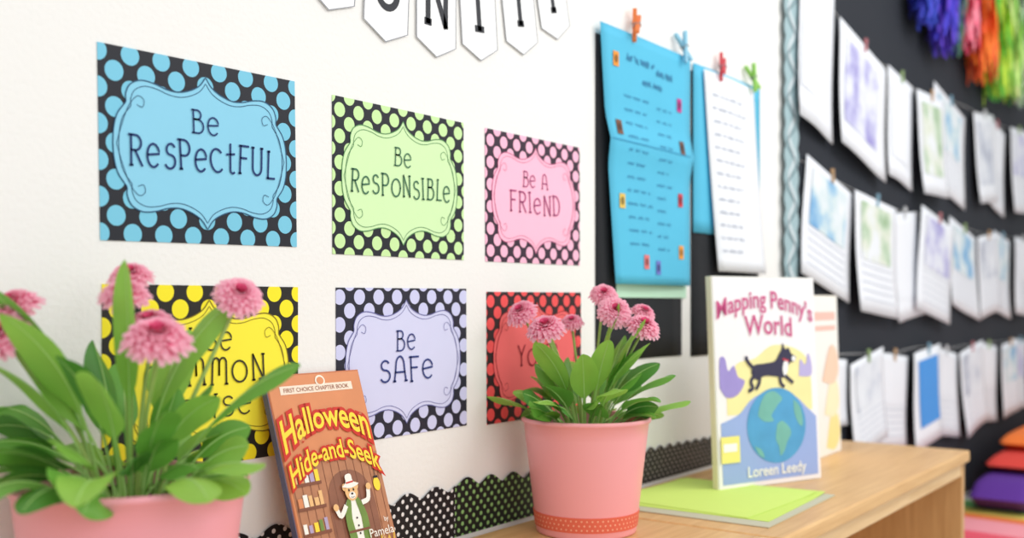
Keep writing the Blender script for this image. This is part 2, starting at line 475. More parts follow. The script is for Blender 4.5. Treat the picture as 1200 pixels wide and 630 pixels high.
for (sx, sz, c, kk) in [(-.13, -.06, (235, 150, 50), 'o'), (-.125, -.19, (120, 80, 60), 'b'), (-.11, -.33, (225, 190, 90), 'y'), (.13, -.11, (190, 60, 140), 'm'), (.132, -.2, (110, 80, 70), 'n'), (.134, -.31, (200, 60, 70), 'r'), (.136, -.42, (240, 160, 60), 's'), (-.02, -.445, (225, 120, 120), 'w'), (.03, -.455, (110, 120, 200), 'l')]:
    b2.rect(sx - .010, sz - .014, sx + .010, sz + .014, mat('sticker_' + kk, c), 1)
    b2.disc(sx, sz, .006, .008, mat('sticker_in_' + kk, tuple(max(0, int(q * .6)) for q in c)), 2)
b.merge(b2, lambda x, z: bluefy(x, z) - .0012)
o = b.obj('wall_chart', True); o.location = (1.812, -.006, 1.494)
top(o, 'large turquoise paper chart with handwriting and stickers', 'chart')
b = MB(); v, f = grid_sheet(.355, .37, lambda u, v: -.001 - .003 * math.sin(u * 3)); b.add(v, f, bluec)
o = b.obj('backing_sheet', True); o.location = (2.203, -.0040, 1.492); top(o, 'turquoise paper sheet behind the white chart', 'paper')
whitec = mat('chart_white', (236, 239, 244), .7)
b = MB()
def whitefy(x, z):
    v = min(1, max(0, -z / .445)); u = min(1, max(0, (x - .055 * v) / .285 + .5))
    return -.003 - .009 * v * v - .004 * math.sin(u * 4)
v, f = grid_sheet(.272, .445, lambda u, v: whitefy((u - .5) * .272 + .055 * v, -v * .445), 8, 16, skew=.055); b.add(v, f, whitec)
b2 = MB(); gi = mat('pencil_ink', (170, 178, 192), .8)
for k in range(13):
    squiggle(b2, -.10 + .04 * k / 12, .04 + random.uniform(0, .05), -.05 - k * .029, .006, .002, gi, 0)
b.merge(b2, lambda x, z: whitefy(x, z) - .0012)
o = b.obj('wall_chart', True); o.location = (2.198, -.009, 1.484)
top(o, 'white handwritten paper chart clipped over turquoise sheet', 'chart')
clothespin((1.752, -.02, 1.512), (226, 124, 66), 'orange', 28, 1.35, 'orange clothespin on top edge of turquoise chart', 25, 20)
clothespin((1.955, -.02, 1.508), (140, 196, 220), 'sky', -22, 1.35, 'light blue clothespin on top edge of turquoise chart', -20, 20)
clothespin((2.14, -.02, 1.502), (206, 76, 84), 'red', 30, 1.35, 'red clothespin on top edge of white chart', 25, 20)
clothespin((2.31, -.02, 1.506), (140, 196, 90), 'lime', -25, 1.35, 'lime green clothespin on top edge of white chart', -20, 20)

# ------------------------------------------------------------ bulletin board
b = MB(); b.box(2.60, -.012, .20, 6.6, -.001, 2.75, mat('board_black', (36, 40, 48), .85, .12, 4))
top(b.obj('bulletin_board'), 'large black fabric covered bulletin board with pinned work', 'bulletin board')
b = MB()
L = []; Rr = []
n = 200
for i in range(n + 1):
    z = .20 + 2.55 * i / n
    ph = z / .055 * math.pi
    L.append((2.525 - .013 * abs(math.sin(ph)), z)); Rr.append((2.600 + .013 * abs(math.sin(ph)), z))
tl = mat('border_teal', (156, 182, 188), .6, .1, 40); tw = mat('border_white', (204, 214, 218), .6); td = mat('border_dark', (104, 126, 134), .6)
vs = [(p[0], -.014, p[1]) for p in L] + [(p[0], -.014, p[1]) for p in Rr]
b.add(vs, [[i, i + n + 1, i + n + 2, i + 1] for i in range(n)], tl)
wv = lambda a, ph: [(2.5625 + a * math.sin(z0 / .055 * math.pi + ph), z0) for z0 in [.21 + 2.53 * i / 420 for i in range(421)]]
b.ribbon(wv(.020, 0), .012, tw, 37); b.ribbon(wv(.030, 1.2), .005, td, 39)
top(b.obj('border_trim'), 'grey teal scalloped border strip along the board edge', 'border strip')

PM = [sketch_mat('sketch_blue', [(104, 160, 208), (160, 196, 220), (202, 218, 222)], 9),
      sketch_mat('sketch_green', [(140, 172, 130), (186, 206, 182), (214, 220, 204)], 10),
      sketch_mat('sketch_grey', [(168, 174, 190), (198, 204, 216), (216, 220, 228)], 9),
      sketch_mat('sketch_violet', [(148, 142, 200), (188, 188, 220), (210, 212, 230)], 11),
      mat('plain_paper', (229, 232, 238), .8, .05, 6)]
BR = mat('bright_blue_paper', (70, 146, 220), .7)
gline = mat('pencil_line', (186, 192, 204), .8)
def work(x0, x1, zt, zb, k, ang=0.0, y=-.03, bright=None):
    w = x1 - x0; h = zt - zb; c1 = random.uniform(.0, .012); c2 = random.uniform(.003, .014); ph = random.uniform(0, 3)
    fy = lambda u, v: -(c2 * v * v) - c1 * (.5 + .5 * math.sin(u * 4.5 + ph)) * v - .0015 * (1 + math.sin(v * 6 + ph))
    b = MB(); v, f = grid_sheet(w, h, fy, 8, 8, skew=random.uniform(-.04, .04)); b.add(v, f, PM[4])
    def drape(x, z, e): return fy(min(1, max(0, x / w + .5)), min(1, max(0, -z / h))) - e
    nu, nv = 8, 5; vs = []; fs = []
    t0, t1 = (.06, .55) if random.random() < .6 else (.10, .8)
    for j in range(nv + 1):
        for i in range(nu + 1):
            x = (-.38 + .74 * i / nu) * w; z = -(t0 + (t1 - t0) * j / nv) * h
            vs.append((x, drape(x, z, .002), z))
    for j in range(nv):
        for i in range(nu):
            a = j * (nu + 1) + i; fs.append([a, a + nu + 1, a + nu + 2, a + 1])
    b.add(vs, fs, BR if bright else PM[k])
    if t1 < .6:
        for q in range(5):
            zz = -(.6 + q * .07) * h
            pts = [((-.4 + .8 * i / 8) * w, zz) for i in range(9)]
            s0 = len(b.v); b.ribbon(pts, .0022, gline, 0)
            for i in range(s0, len(b.v)):
                p = b.v[i]; b.v[i] = (p[0], drape(p[0], p[2], .002), p[2])
    o = b.obj('student_paper', True); o.location = ((x0 + x1) / 2, y, zt); o.rotation_euler = (0, math.radians(ang), 0)
    lab = ['paper with blue crayon drawing', 'paper with green crayon drawing', 'paper with grey pencil drawing', 'paper with violet drawing', 'mostly blank white paper'][k]
    if bright: lab = 'paper with bright blue painted picture'
    top(o, lab + ' clipped on the black board', 'student paper', 'student papers on the board')
    return o
row1 = [(2.61, 2.87, 1.86, 1.43, 4, 10), (2.87, 3.30, 1.74, 1.38, 3, 10), (3.36, 3.64, 1.72, 1.36, 4, 6), (3.60, 3.95, 1.70, 1.345, 1, -2), (3.90, 4.36, 1.74, 1.37, 0, 9), (4.44, 4.80, 1.76, 1.39, 2, -6), (4.74, 5.10, 1.76, 1.37, 4, 8), (5.10, 5.45, 1.78, 1.39, 3, -3), (5.46, 5.85, 1.80, 1.41, 0, 4)]
row2 = [(2.65, 3.03, 1.325, 1.0, 0, 12), (3.00, 3.40, 1.285, .93, 1, 4), (3.36, 3.70, 1.27, .915, 4, -5), (3.66, 4.10, 1.275, .91, 3, 8), (4.12, 4.56, 1.265, .93, 0, 9), (4.52, 4.88, 1.258, .92, 2, -6), (4.86, 5.20, 1.27, .91, 0, 6), (5.20, 5.5, 1.27, .91, 4, 3), (5.50, 5.85, 1.28, .92, 1, -4)]
row3 = [(2.76, 2.97, .81, .62, 4, 4), (2.96, 3.27, .81, .53, 2, -8), (3.26, 3.58, .80, .50, 4, 5), (3.57, 3.90, .81, .48, 0, -4), (3.88, 4.25, .79, .47, 4, 7), (4.22, 4.60, .795, .46, 2, -6), (4.58, 4.94, .79, .46, 4, 5), (4.92, 5.26, .79, .465, 0, -2), (5.26, 5.58, .79, .465, 3, 4), (5.56, 5.9, .78, .465, 3, 0)]
cols = [((226, 228, 230), 'white'), ((206, 170, 130), 'tan'), ((200, 130, 136), 'dusty pink'), ((140, 180, 200), 'grey blue'), ((160, 186, 130), 'sage')]
for ri, row in enumerate((row1, row2, row3)):
    for i, (a, c, zt, zb, k, ang) in enumerate(row):
        yy = -.017 - .013 * (i % 2) - (.010 if i % 4 == 3 else 0)
        work(a, c, zt, zb, k, ang, y=yy, bright=(ri == 2 and i == 3))
        cc = cols[(i * 2 + ri) % 5]
        if ri != 0 or i > 0:
            clothespin(((a + c) / 2, yy - .007, zt - .002), cc[0], cc[1].replace(' ', '_'), random.uniform(-12, 12), .8, cc[1] + ' clothespin clipping paper to a string')
    b = MB()
    pts = catmull([(2.62, -.0142, row[0][2] + .02)] + [((r[0] + r[1]) / 2, -.0142, r[2] + .004) for r in row[1:]] + [(6.3, -.0142, row[-1][2] + .02)], 3)
    b.tube(pts, .0014, mat('string', (190, 190, 190)), 5)
    top(b.obj('hanging_string', True), 'thin string stretched across the black board', 'string', 'strings on the board')

# ------------------------------------------------------------ tassels
def tassel(x, ztop, L, rgbs, key, label, w=.05):
    b = MB(); ms = [mat('tassel_%s_%d' % (key, i), c, .7, .1) for i, c in enumerate(rgbs)]
    for k in range(120):
        a = random.uniform(0, 2 * math.pi); rr = w * math.sqrt(random.random()); l = L * random.uniform(.62, 1.05)
        ph = random.uniform(0, 6); pts = []
        for i in range(11):
            t = i / 10
            s = min(1, t * 3) ** .6 * (1 + .25 * t)
            pts.append((rr * math.cos(a) * s + .016 * math.sin(t * 11 + ph) * t, .45 * rr * math.sin(a) * s + .006 * math.sin(t * 9 + ph * 2) * t, -l * t))
        vs = []; ww = .010
        for i, p in enumerate(pts):
            q = ww * (.35 + .65 * min(1, i / 2))
            ca, sa = math.cos(a + i * .5), math.sin(a + i * .5)
            vs += [(p[0] - q * ca, p[1] - q * sa * .4, p[2]), (p[0] + q * ca, p[1] + q * sa * .4, p[2])]
        b.add(vs, [[2 * i, 2 * i + 2, 2 * i + 3, 2 * i + 1] for i in range(10)], ms[k % len(ms)])
    o = b.obj('tassel', True); o.location = (x, -.074, ztop)
    kn = MB(); kn.lathe([(0.0005, .03), (.014, .024), (.018, .008), (.013, -.012), (.017, -.03), (0.0005, -.034)], ms[0], 14)
    kn.obj('knot', True, parent=o)
    top(o, label, 'tassel', 'rainbow paper tassels')
TS = [(3.60, 2.24, .33, [(70, 74, 200), (44, 64, 180)], 'blue', 'royal blue paper tassel hanging over black board', .08),
 (3.80, 2.26, .40, [(96, 64, 200), (64, 56, 190)], 'violet', 'violet paper tassel hanging over black board', .09),
 (4.00, 2.28, .38, [(70, 110, 90), (50, 60, 110)], 'teal', 'dark green paper tassel hanging over black board', .05),
 (4.17, 2.30, .36, [(230, 80, 115), (242, 140, 158)], 'pink', 'pink paper tassel hanging over black board', .06),
 (4.38, 2.32, .47, [(247, 126, 44), (242, 98, 54)], 'orange', 'orange paper tassel hanging over black board', .10),
 (4.66, 2.34, .51, [(96, 192, 66), (194, 228, 70)], 'green', 'lime green paper tassel hanging over black board', .10),
 (4.94, 2.36, .48, [(228, 242, 156), (156, 218, 98)], 'yellow', 'pale lime paper tassel hanging over black board', .09),
 (5.22, 2.40, .52, [(238, 243, 238), (194, 228, 184)], 'white', 'white and pale green paper tassel over board', .10)]
for t in TS: tassel(*t)
b = MB(); b.tube(catmull([(3.3, -.03, 2.26)] + [(t[0], -.074, t[1] + .034) for t in TS] + [(5.7, -.03, 2.5)], 6), .003, mat('string', (190, 190, 190)), 6)
top(b.obj('garland_string', True), 'string carrying the row of paper tassels', 'string')

# ------------------------------------------------------------ bottom wall border strips
def strip(x0, x1, z0, zt0, zt1, pitch, m, label, amp=.010):
    b = MB(); n = int((x1 - x0) / pitch * 14); bot = []; tp = []
    for i in range(n + 1):
        x = (x1 - x0) * i / n; t = i / n
        zt = zt0 + (zt1 - zt0) * t - z0
        tp.append((x, zt - amp + amp * (.5 - .5 * math.cos(2 * math.pi * x / pitch)) ** .7)); bot.append((x, 0))
    N = n + 1
    vs = [(p[0], 0, p[1]) for p in bot] + [(p[0], -.001, p[1]) for p in tp]
    b.add(vs, [[i, i + 1, N + i + 1, N + i] for i in range(n)], m)
    o = b.obj('border_trim'); o.location = (x0, -.002, z0)
    top(o, label, 'border strip', 'scalloped wall borders')
strip(.40, 1.222, .602, .680, .688, .062, dots_mat('strip_white', (26, 26, 30), (232, 232, 232), .0185, .0031), 'black scalloped border strip with white dots on wall', .013)
strip(1.222, 1.46, .602, .694, .680, .060, dots_mat('strip_green', (26, 30, 28), (142, 188, 116), .0185, .0034), 'black scalloped border strip with green dots on wall', .013)
strip(1.46, 2.40, .602, .680, .664, .040, dots_mat('strip_brown', (38, 38, 40), (164, 158, 152), .0185, .0027), 'dark scalloped border strip with tan dots on wall', .008)

# ------------------------------------------------------------ bookcases
wx = wood_mat('oak_x', (204, 156, 98), (230, 188, 130), 'X')
wz = wood_mat('oak_z', (190, 144, 92), (218, 174, 120), 'Z')
we = wood_mat('oak_edge', (214, 174, 120), (238, 204, 154), 'X')
TT = .60
def bookcase(x0, x1, label):
    e = empty('bookcase', (x0, 0, FLOOR))
    H = TT - FLOOR; W = x1 - x0; D = .41; t = .028
    def part(nm, a, m, bev=.003):
        b = MB(); b.box(*a, m); return b.obj(nm, bevel=bev, parent=e)
    part('top_board', (0, -D, H - t, W, -.014, H), wx, .005)
    part('side_panel', (.004, -D + .012, 0, .004 + .022, -.016, H - t), wz)
    part('side_panel', (W - .026, -D + .012, 0, W - .004, -.016, H - t), wz)
    part('back_panel', (.026, -.024, .06, W - .026, -.016, H - t), wx)
    part('front_rail', (.026, -D + .014, H - t - .035, W - .026, -D + .034, H - t), we)
    part('shelf', (.026, -D + .03, .36, W - .026, -.024, .38), wx)
    part('bottom_board', (.026, -D + .02, .05, W - .026, -.024, .07), wx)
    part('toe_kick', (.026, -D + .04, 0, W - .026, -D + .055, .05), wx)
    top(e, label, 'bookcase', 'low oak bookcases')
bookcase(-.05, 1.527, 'low light oak open bookcase carrying the potted flowers')
bookcase(1.531, 2.73, 'low light oak open bookcase with picture books on top')

# ------------------------------------------------------------ papers on the bookcase
def flat_sheet(nm, cx, cy, w, d, rot, z, m, label, th=.0015, cat='paper', bow=.004):
    b = MB(); nx = 10; vs = []; fs = []
    for s in (1, 0):
        for j in range(2):
            for i in range(nx + 1):
                u = i / nx
                vs.append(((u - .5) * w, (j - .5) * d, s * th + bow * max(0, u - .75) ** 2 * 16 * (1 - j)))
    N = 2 * (nx + 1)
    for i in range(nx):
        fs.append([i, i + 1, nx + 2 + i, nx + 1 + i]); fs.append([N + i, N + nx + 1 + i, N + nx + 2 + i, N + i + 1])
        fs.append([N + i, N + i + 1, i + 1, i]); fs.append([nx + 1 + i, nx + 2 + i, N + nx + 2 + i, N + nx + 1 + i])
    fs.append([0, nx + 1, N + nx + 1, N]); fs.append([nx, N + nx, N + 2 * nx + 1, 2 * nx + 1])
    b.add(vs, fs, m)
    o = b.obj(nm); o.location = (cx, cy, z); o.rotation_euler = (0, 0, math.radians(rot)); top(o, label, cat)
flat_sheet('folder', 1.752, -.208, .345, .30, 2, TT + .0004, mat('folder_grey', (196, 194, 170), .6), 'pale grey folder lying on the oak bookcase', .0016, 'folder', 0)
flat_sheet('paper_sheet', 1.77, -.19, .31, .30, 3, TT + .0022, mat('lime_paper', (204, 230, 108), .7), 'lime green paper lying on grey folder', .0006, 'paper', .003)
flat_sheet('paper_sheet', 1.775, -.175, .29, .28, -2, TT + .0032, mat('lime_paper_b', (210, 235, 118), .7), 'lime green paper lying on another green sheet', .0006, 'paper', .003)

# ------------------------------------------------------------ books
pages = mat('page_block', (240, 236, 222), .8, .04, 200)
def make_book(nm, W, H, T, cover_print, cover_m, spine_m, org, xa, za, label):
    e = empty(nm, (0, 0, 0))
    b = MB(); c = .0016
    b.box(0, 0, 0, W, c, H, cover_m)
    b.box(0, T - c, 0, W, T, H, cover_m)
    b.box(-.001, 0, 0, c, T, H, spine_m)
    cover_print(b)
    b.obj('cover', parent=e)
    p = MB(); p.box(c, c + .0002, .003, W - .004, T - c - .0002, H - .003, pages)
    p.obj('page_block', parent=e)
    place(e, org, xa, za); top(e, label, 'book')
    return e

def arch(R, bias=0.0, grow=0.0, W=0.1, zs=1.0):
    def w(x, z):
        return x, zs * z * (1 + grow * abs(x) / W) - (x * x) / (2 * R) + bias * x
    return w
def halloween(b):
    W, H = .163, .2865
    y1 = mat('hw_orange', (214, 138, 92), .35, .14, 24); br = mat('hw_plank', (180, 124, 90), .35, .25, 60)
    dk = mat('hw_plank_line', (128, 78, 56), .4); yl = mat('hw_yellow', (252, 214, 60), .4); rd = mat('hw_red', (200, 46, 28), .4)
    bk = mat('hw_black', (40, 30, 34), .4); wt = mat('hw_white', (240, 236, 226), .4); gr = mat('hw_green', (112, 140, 66), .4, .2, 60)
    tan = mat('hw_tan', (230, 184, 126), .4); sh = mat('hw_shadow', (140, 92, 70), .4, .25, 40); lav = mat('hw_lavender', (176, 160, 190), .4)
    b.rect(.003, .002, W - .001, H - .002, y1, 1)
    b.rect(.006, .002, W - .001, H * .60, br, 2)
    for i in range(12):
        x = .008 + i * .0133; b.ribbon([(x, .004), (x + .001, H * .60)], .0008, dk, 3)
    b.poly(catmull([(.058, .04), (.060, .12), (.080, .150), (.116, .150), (.138, .12), (.138, .04)], 4), sh, 3)
    b.rect(.006, .002, W - .001, .034, mat('hw_floor', (206, 158, 112), .4, .15, 40), 4)
    for i in range(4): b.ribbon([(.006, .008 + i * .008), (W - .002, .010 + i * .008)], .0008, dk, 5)
    for zz in (.084, .116, .146): b.rect(.008, zz - .004, .054, zz, dk, 5)
    for k in range(15):
        zz = (.084, .116, .146)[k // 5]; xx = .010 + (k % 5) * .0088
        b.rect(xx, zz, xx + random.uniform(.005, .0075), zz + random.uniform(.009, .018), random.choice([lav, gr, yl, tan, wt, y1]), 5)
    b.disc(.034, .050, .018, .015, mat('hw_pumpkin', (232, 126, 40), .4), 6)
    for dx in (-.009, -.003, .003, .009): b.ribbon([(.034 + dx, .037), (.034 + dx * 1.3, .050), (.034 + dx, .063)], .0009, rd, 7)
    b.rect(.032, .064, .036, .070, gr, 7)
    for i in range(26):
        x = .118 + random.uniform(0, .038); b.ribbon([(x, .034), (x + random.uniform(-.008, .008), .050 + random.uniform(0, .014))], .0013, yl if i % 2 else tan, 5)
    b.ribbon([(.148, .150), (.148, .136)], .001, bk, 5); b.disc(.148, .128, .006, .009, yl, 5); b.rect(.144, .136, .152, .139, bk, 6)
    b.rect(.020, H - .0265, W - .018, H - .0155, mat('hw_strip', (238, 220, 200), .4), 2)
    b.text('FIRST CHOICE CHAPTER BOOK', .0080, W / 2, H - .0240, mat('hw_strip_text', (150, 80, 50), .4), 3)
    b.disc(W / 2 + .008, H - .0115, .0085, .0075, mat('hw_emblem', (244, 232, 214), .4), 3); b.disc(W / 2 + .008, H - .0115, .006, .005, y1, 4)
    for i, (o, m_) in enumerate([(.0042, rd), (.0006, yl)]):
        b.text('Halloween', .0355, W / 2, .2135, m_, 5 + i, o, arch(.105, .03, .45, .07, 1.12))
        b.text('Hide-and-Seek', .0262, W / 2 + .001, .171, m_, 7 + i, o * .66, arch(.105, .03, .2, .07, 1.25))
    cx = .098
    b.ribbon([(cx - .008, .066), (cx - .011, .030)], .012, lav, 8); b.ribbon([(cx + .008, .066), (cx + .012, .030)], .012, lav, 8)
    b.disc(cx - .014, .027, .011, .006, dk, 9); b.disc(cx + .016, .027, .011, .006, dk, 9)
    b.poly(catmull([(cx - .017, .064), (cx - .018, .092), (cx - .011, .114), (cx + .011, .114), (cx + .018, .092), (cx + .017, .064), (cx, .058), (cx - .017, .064)], 3), wt, 9)
    b.poly(catmull([(cx - .018, .062), (cx - .019, .092), (cx - .011, .114), (cx - .004, .113), (cx - .008, .090), (cx - .006, .060), (cx - .018, .062)], 3), gr, 10)
    b.poly(catmull([(cx + .018, .062), (cx + .019, .092), (cx + .011, .114), (cx + .004, .113), (cx + .008, .090), (cx + .006, .060), (cx + .018, .062)], 3), gr, 10)
    for z in (.070, .080, .090): b.disc(cx, z, .0014, .0014, bk, 11)
    b.ribbon([(cx - .018, .074), (cx + .018, .074)], .003, dk, 11)
    b.disc(cx, .124, .0110, .0115, tan, 11); b.disc(cx - .010, .131, .004, .005, tan, 10); b.disc(cx + .010, .131, .004, .005, tan, 10)
    b.disc(cx, .1195, .0058, .0045, wt, 12); b.disc(cx, .1215, .002, .0014, bk, 13); b.ribbon([(cx - .003, .1175), (cx, .1165), (cx + .003, .1175)], .0007, bk, 13)
    b.disc(cx - .004, .1265, .0013, .0018, bk, 12); b.disc(cx + .004, .1265, .0013, .0018, bk, 12)
    b.poly(catmull([(cx - .015, .132), (cx, .129), (cx + .015, .133), (cx + .006, .137), (cx + .004, .147), (cx - .006, .146), (cx - .007, .137), (cx - .015, .132)], 3), wt, 12)
    b.ribbon([(cx - .007, .136), (cx + .006, .137)], .002, rd, 13)
    b.ribbon(catmull([(cx - .014, .108), (cx - .026, .096), (cx - .031, .105)], 4), .0065, wt, 11); b.disc(cx - .032, .108, .0045, .0045, tan, 12)
    b.ribbon(catmull([(cx + .014, .108), (cx + .026, .111), (cx + .030, .124)], 4), .0065, wt, 11); b.disc(cx + .031, .127, .0045, .0045, tan, 12)
    b.text('by', .009, .147, .078, wt, 14); b.text('Pamela', .0160, .134, .061, wt, 14)
lean = math.atan2(.09, .272)
make_book('storybook', .163, .2865, .009, halloween, mat('hw_cover', (196, 116, 76), .4), mat('hw_spine', (92, 92, 120), .4),
          (.838, -.103, TT + .0036), (1, 0, 0), (0, math.sin(lean), math.cos(lean)), 'thin orange chapter book with Halloween title leaning on wall')

def mapping(b):
    W, H = .291, .42
    cr = mat('mp_cream', (240, 237, 238), .35); pe = mat('mp_periwinkle', (152, 174, 224), .35, .08, 10)
    ye = mat('mp_yellow', (240, 230, 164), .4, .1, 12); pu = mat('mp_purple', (158, 144, 208), .4, .1, 20); bl = mat('mp_blue', (84, 158, 204), .4, .2, 22)
    gn = mat('mp_green', (116, 180, 168), .4, .15, 30); bk = mat('mp_black', (56, 54, 78), .4); wt = mat('mp_white', (240, 240, 240), .4)
    b.rect(.004, .002, W - .001, H - .002, cr, 1)
    hill = [(.03, .145)] + catmull([(.03, .20), (.06, .245), (.11, .255), (.16, .28), (.22, .275), (.262, .25), (.272, .2)], 5) + [(.272, .145)]
    b.poly(hill, ye, 2)
    low = [(.012, .01)] + catmull([(.012, .13), (.06, .145), (.10, .175), (.16, .19), (.22, .175), (.255, .15), (.282, .13)], 5) + [(.282, .01)]
    b.poly(low, pe, 3)
    b.poly(catmull([(.012, .20), (.014, .255), (.028, .258), (.036, .232), (.052, .242), (.062, .22), (.08, .21), (.06, .185), (.03, .18), (.012, .20)], 4), pu, 4)
    b.poly(catmull([(.235, .215), (.24, .25), (.255, .238), (.265, .262), (.274, .24), (.27, .215), (.235, .215)], 4), mat('mp_pale_purple', (184, 174, 218), .4), 4)
    b.disc(.165, .118, .084, .076, bl, 5, 40)
    for pts in ([(.112, .140), (.118, .160), (.135, .182), (.160, .187), (.182, .172), (.170, .160), (.160, .150), (.150, .138), (.156, .128), (.140, .126), (.124, .130)], [(.165, .120), (.180, .126), (.200, .112), (.204, .098), (.192, .082), (.184, .066), (.172, .056), (.168, .074), (.160, .092)], [(.215, .168), (.232, .154), (.240, .130), (.238, .112), (.226, .120), (.216, .142)], [(.10, .080), (.118, .072), (.126, .056), (.112, .062)]):
        b.poly(catmull(pts + [pts[0]], 4), gn, 6)
    body = catmull([(.098, .226), (.105, .241), (.135, .244), (.165, .248), (.178, .262), (.186, .272), (.19, .285), (.196, .272), (.206, .274), (.214, .262), (.226, .256), (.224, .247), (.208, .243), (.199, .228), (.19, .214), (.165, .217), (.135, .219), (.112, .212), (.098, .226)], 4)
    b.poly(body, bk, 7)
    for L_ in ([(.112, .226), (.096, .210), (.10, .196), (.088, .190)], [(.122, .222), (.118, .204), (.108, .193)], [(.188, .222), (.204, .210), (.216, .202)], [(.178, .222), (.180, .203), (.190, .195)], [(.104, .236), (.090, .248), (.084, .260)]):
        b.ribbon(catmull(L_, 4), .0075, bk, 8)
    b.poly(catmull([(.19, .246), (.202, .248), (.2, .226), (.19, .218), (.186, .232), (.19, .246)], 4), wt, 9)
    b.disc(.219, .252, .006, .0055, wt, 9); b.ribbon([(.187, .252), (.204, .247)], .004, mat('mp_red', (204, 60, 80), .4), 10)
    t1 = mat('mp_title_pink', (196, 80, 130), .4); t0 = mat('mp_title_halo', (244, 220, 230), .4)
    wf = arch(.34, -.03, .0, .1, 1.18)
    for i, (o, m_) in enumerate([(.002, t0), (.0005, t1)]):
        b.text("Mapping Penny's", .0415, W / 2, .358, m_, 4 + i, o, wf)
        b.text('World', .050, W / 2 + .008, .304, m_, 4 + i, o, arch(.5, -.03, 0, .1, 1.12))
    b.text('Loreen Leedy', .030, .160, .020, mat('mp_author', (248, 248, 232), .4), 8, 0.0003)
    b.rect(.008, .052, .058, .104, mat('mp_tag', (240, 230, 130), .4), 9)
    b.rect(.014, .074, .05, .090, wt, 10)
lb = math.radians(3)
make_book('picture_book', .291, .42, .014, mapping, mat('mp_cover', (232, 232, 226), .4), mat('mp_spine', (238, 232, 200), .4),
          (1.834, -.156, TT + .001), (.934, -.357, 0), (.357 * math.sin(lb), .934 * math.sin(lb), math.cos(lb)),
          'tall picture book titled Mapping with dog and globe standing upright')
def plainbook(b):
    W, H = .27, .385
    b.rect(.004, .003, W - .002, H - .003, mat('ob_cream', (242, 240, 234), .4), 1)
    for i, c in enumerate([(244, 226, 150), (246, 236, 196), (242, 206, 180)]):
        b.poly(catmull([(.16 - i * .01, .02 + i * .08), (.22, .01 + i * .08), (.262, .04 + i * .08), (.25, .09 + i * .08), (.2, .10 + i * .08), (.16 - i * .01, .02 + i * .08)], 4), mat('ob_art%d' % i, c, .4), 2 + i)
    b.rect(.02, .30, .25, .312, mat('ob_band', (238, 190, 176), .4), 2)
    b.rect(.02, .325, .25, .345, mat('ob_band', (238, 190, 176), .4), 2)
make_book('picture_book', .27, .385, .016, plainbook, mat('ob_cover', (240, 234, 220), .4), mat('ob_spine', (238, 200, 150), .4),
          (2.255, -.165, TT + .001), (.99, .03, 0), (0, .03, 1), 'cream picture book with pale yellow artwork standing behind another book')

# ------------------------------------------------------------ potted daisies
leafA = mat('leaf_light', (146, 198, 84), .42, .15, 25, .4, trans=.35)
leafB = mat('leaf_mid', (112, 174, 68), .42, .15, 25, .4, trans=.35)
leafC = mat('leaf_deep', (80, 142, 54), .45, .15, 25, .4, trans=.3)
rib = mat('leaf_rib', (174, 212, 126), .5)
stemm = mat('flower_stem', (156, 182, 98), .5)
pinkO = mat('petal_pale', (254, 190, 208), .6, .05, 60, trans=.35)
pinkM = mat('petal_mid', (248, 134, 172), .6, .05, 60, trans=.35)
pinkI = mat('petal_deep', (232, 88, 134), .6, .06, 60, trans=.25)
RIGHT = Vector((.6012, -.7991, 0)); FWD = Vector((.7991, .6012, 0))
def leaf(b, base, az, L, W, e0, curl, m, rollv=0.0, ymax=1.0):
    n = 18; p = Vector(base)
    hd = Vector((math.cos(az), math.sin(az), 0)); side = Vector((-math.sin(az), math.cos(az), 0))
    vs = []; fs = []
    rip = random.uniform(0, 6); tprev = 0
    for i in range(n + 1):
        t = 1 - (1 - i / n) ** 1.7
        e = e0 - curl * t ** 1.6
        d = hd * math.cos(e) + Vector((0, 0, 1)) * math.sin(e)
        p = p + d * (L * (t - tprev)); tprev = t
        s = (side * math.cos(rollv * t) + d.cross(side) * math.sin(rollv * t)).normalized()
        nn = s.cross(d).normalized()
        if nn.z < 0 and abs(rollv) < .1: nn = -nn
        q = max(0.0, (t - .46) / .54)
        w = W * max(.09 + .07 * t if q < .9 else 0, (max(0, 1 - abs(2 * q ** .9 - 1) ** 2.2)) ** .62)
        if i == n: w = W * .10
        for o in (-1, -.5, 0, .5, 1):
            rp = .045 * W * math.sin(t * 12 + rip + o) * abs(o)
            v = p + s * (o * w / 2) + nn * (abs(o) * w * .13 + rp * min(1, w / W * 2))
            if v.y > ymax: v.y = ymax - (v.y - ymax) * .05
            vs.append(v)
    for i in range(n):
        for k in range(4):
            a = i * 5 + k; fs.append([a, a + 1, a + 6, a + 5])
    b.add(vs, fs, m)
    b.tube([Vector(vs[i * 5 + 2]) for i in range(0, n - 1, 1)], W * .036, rib, 4, W * .008)
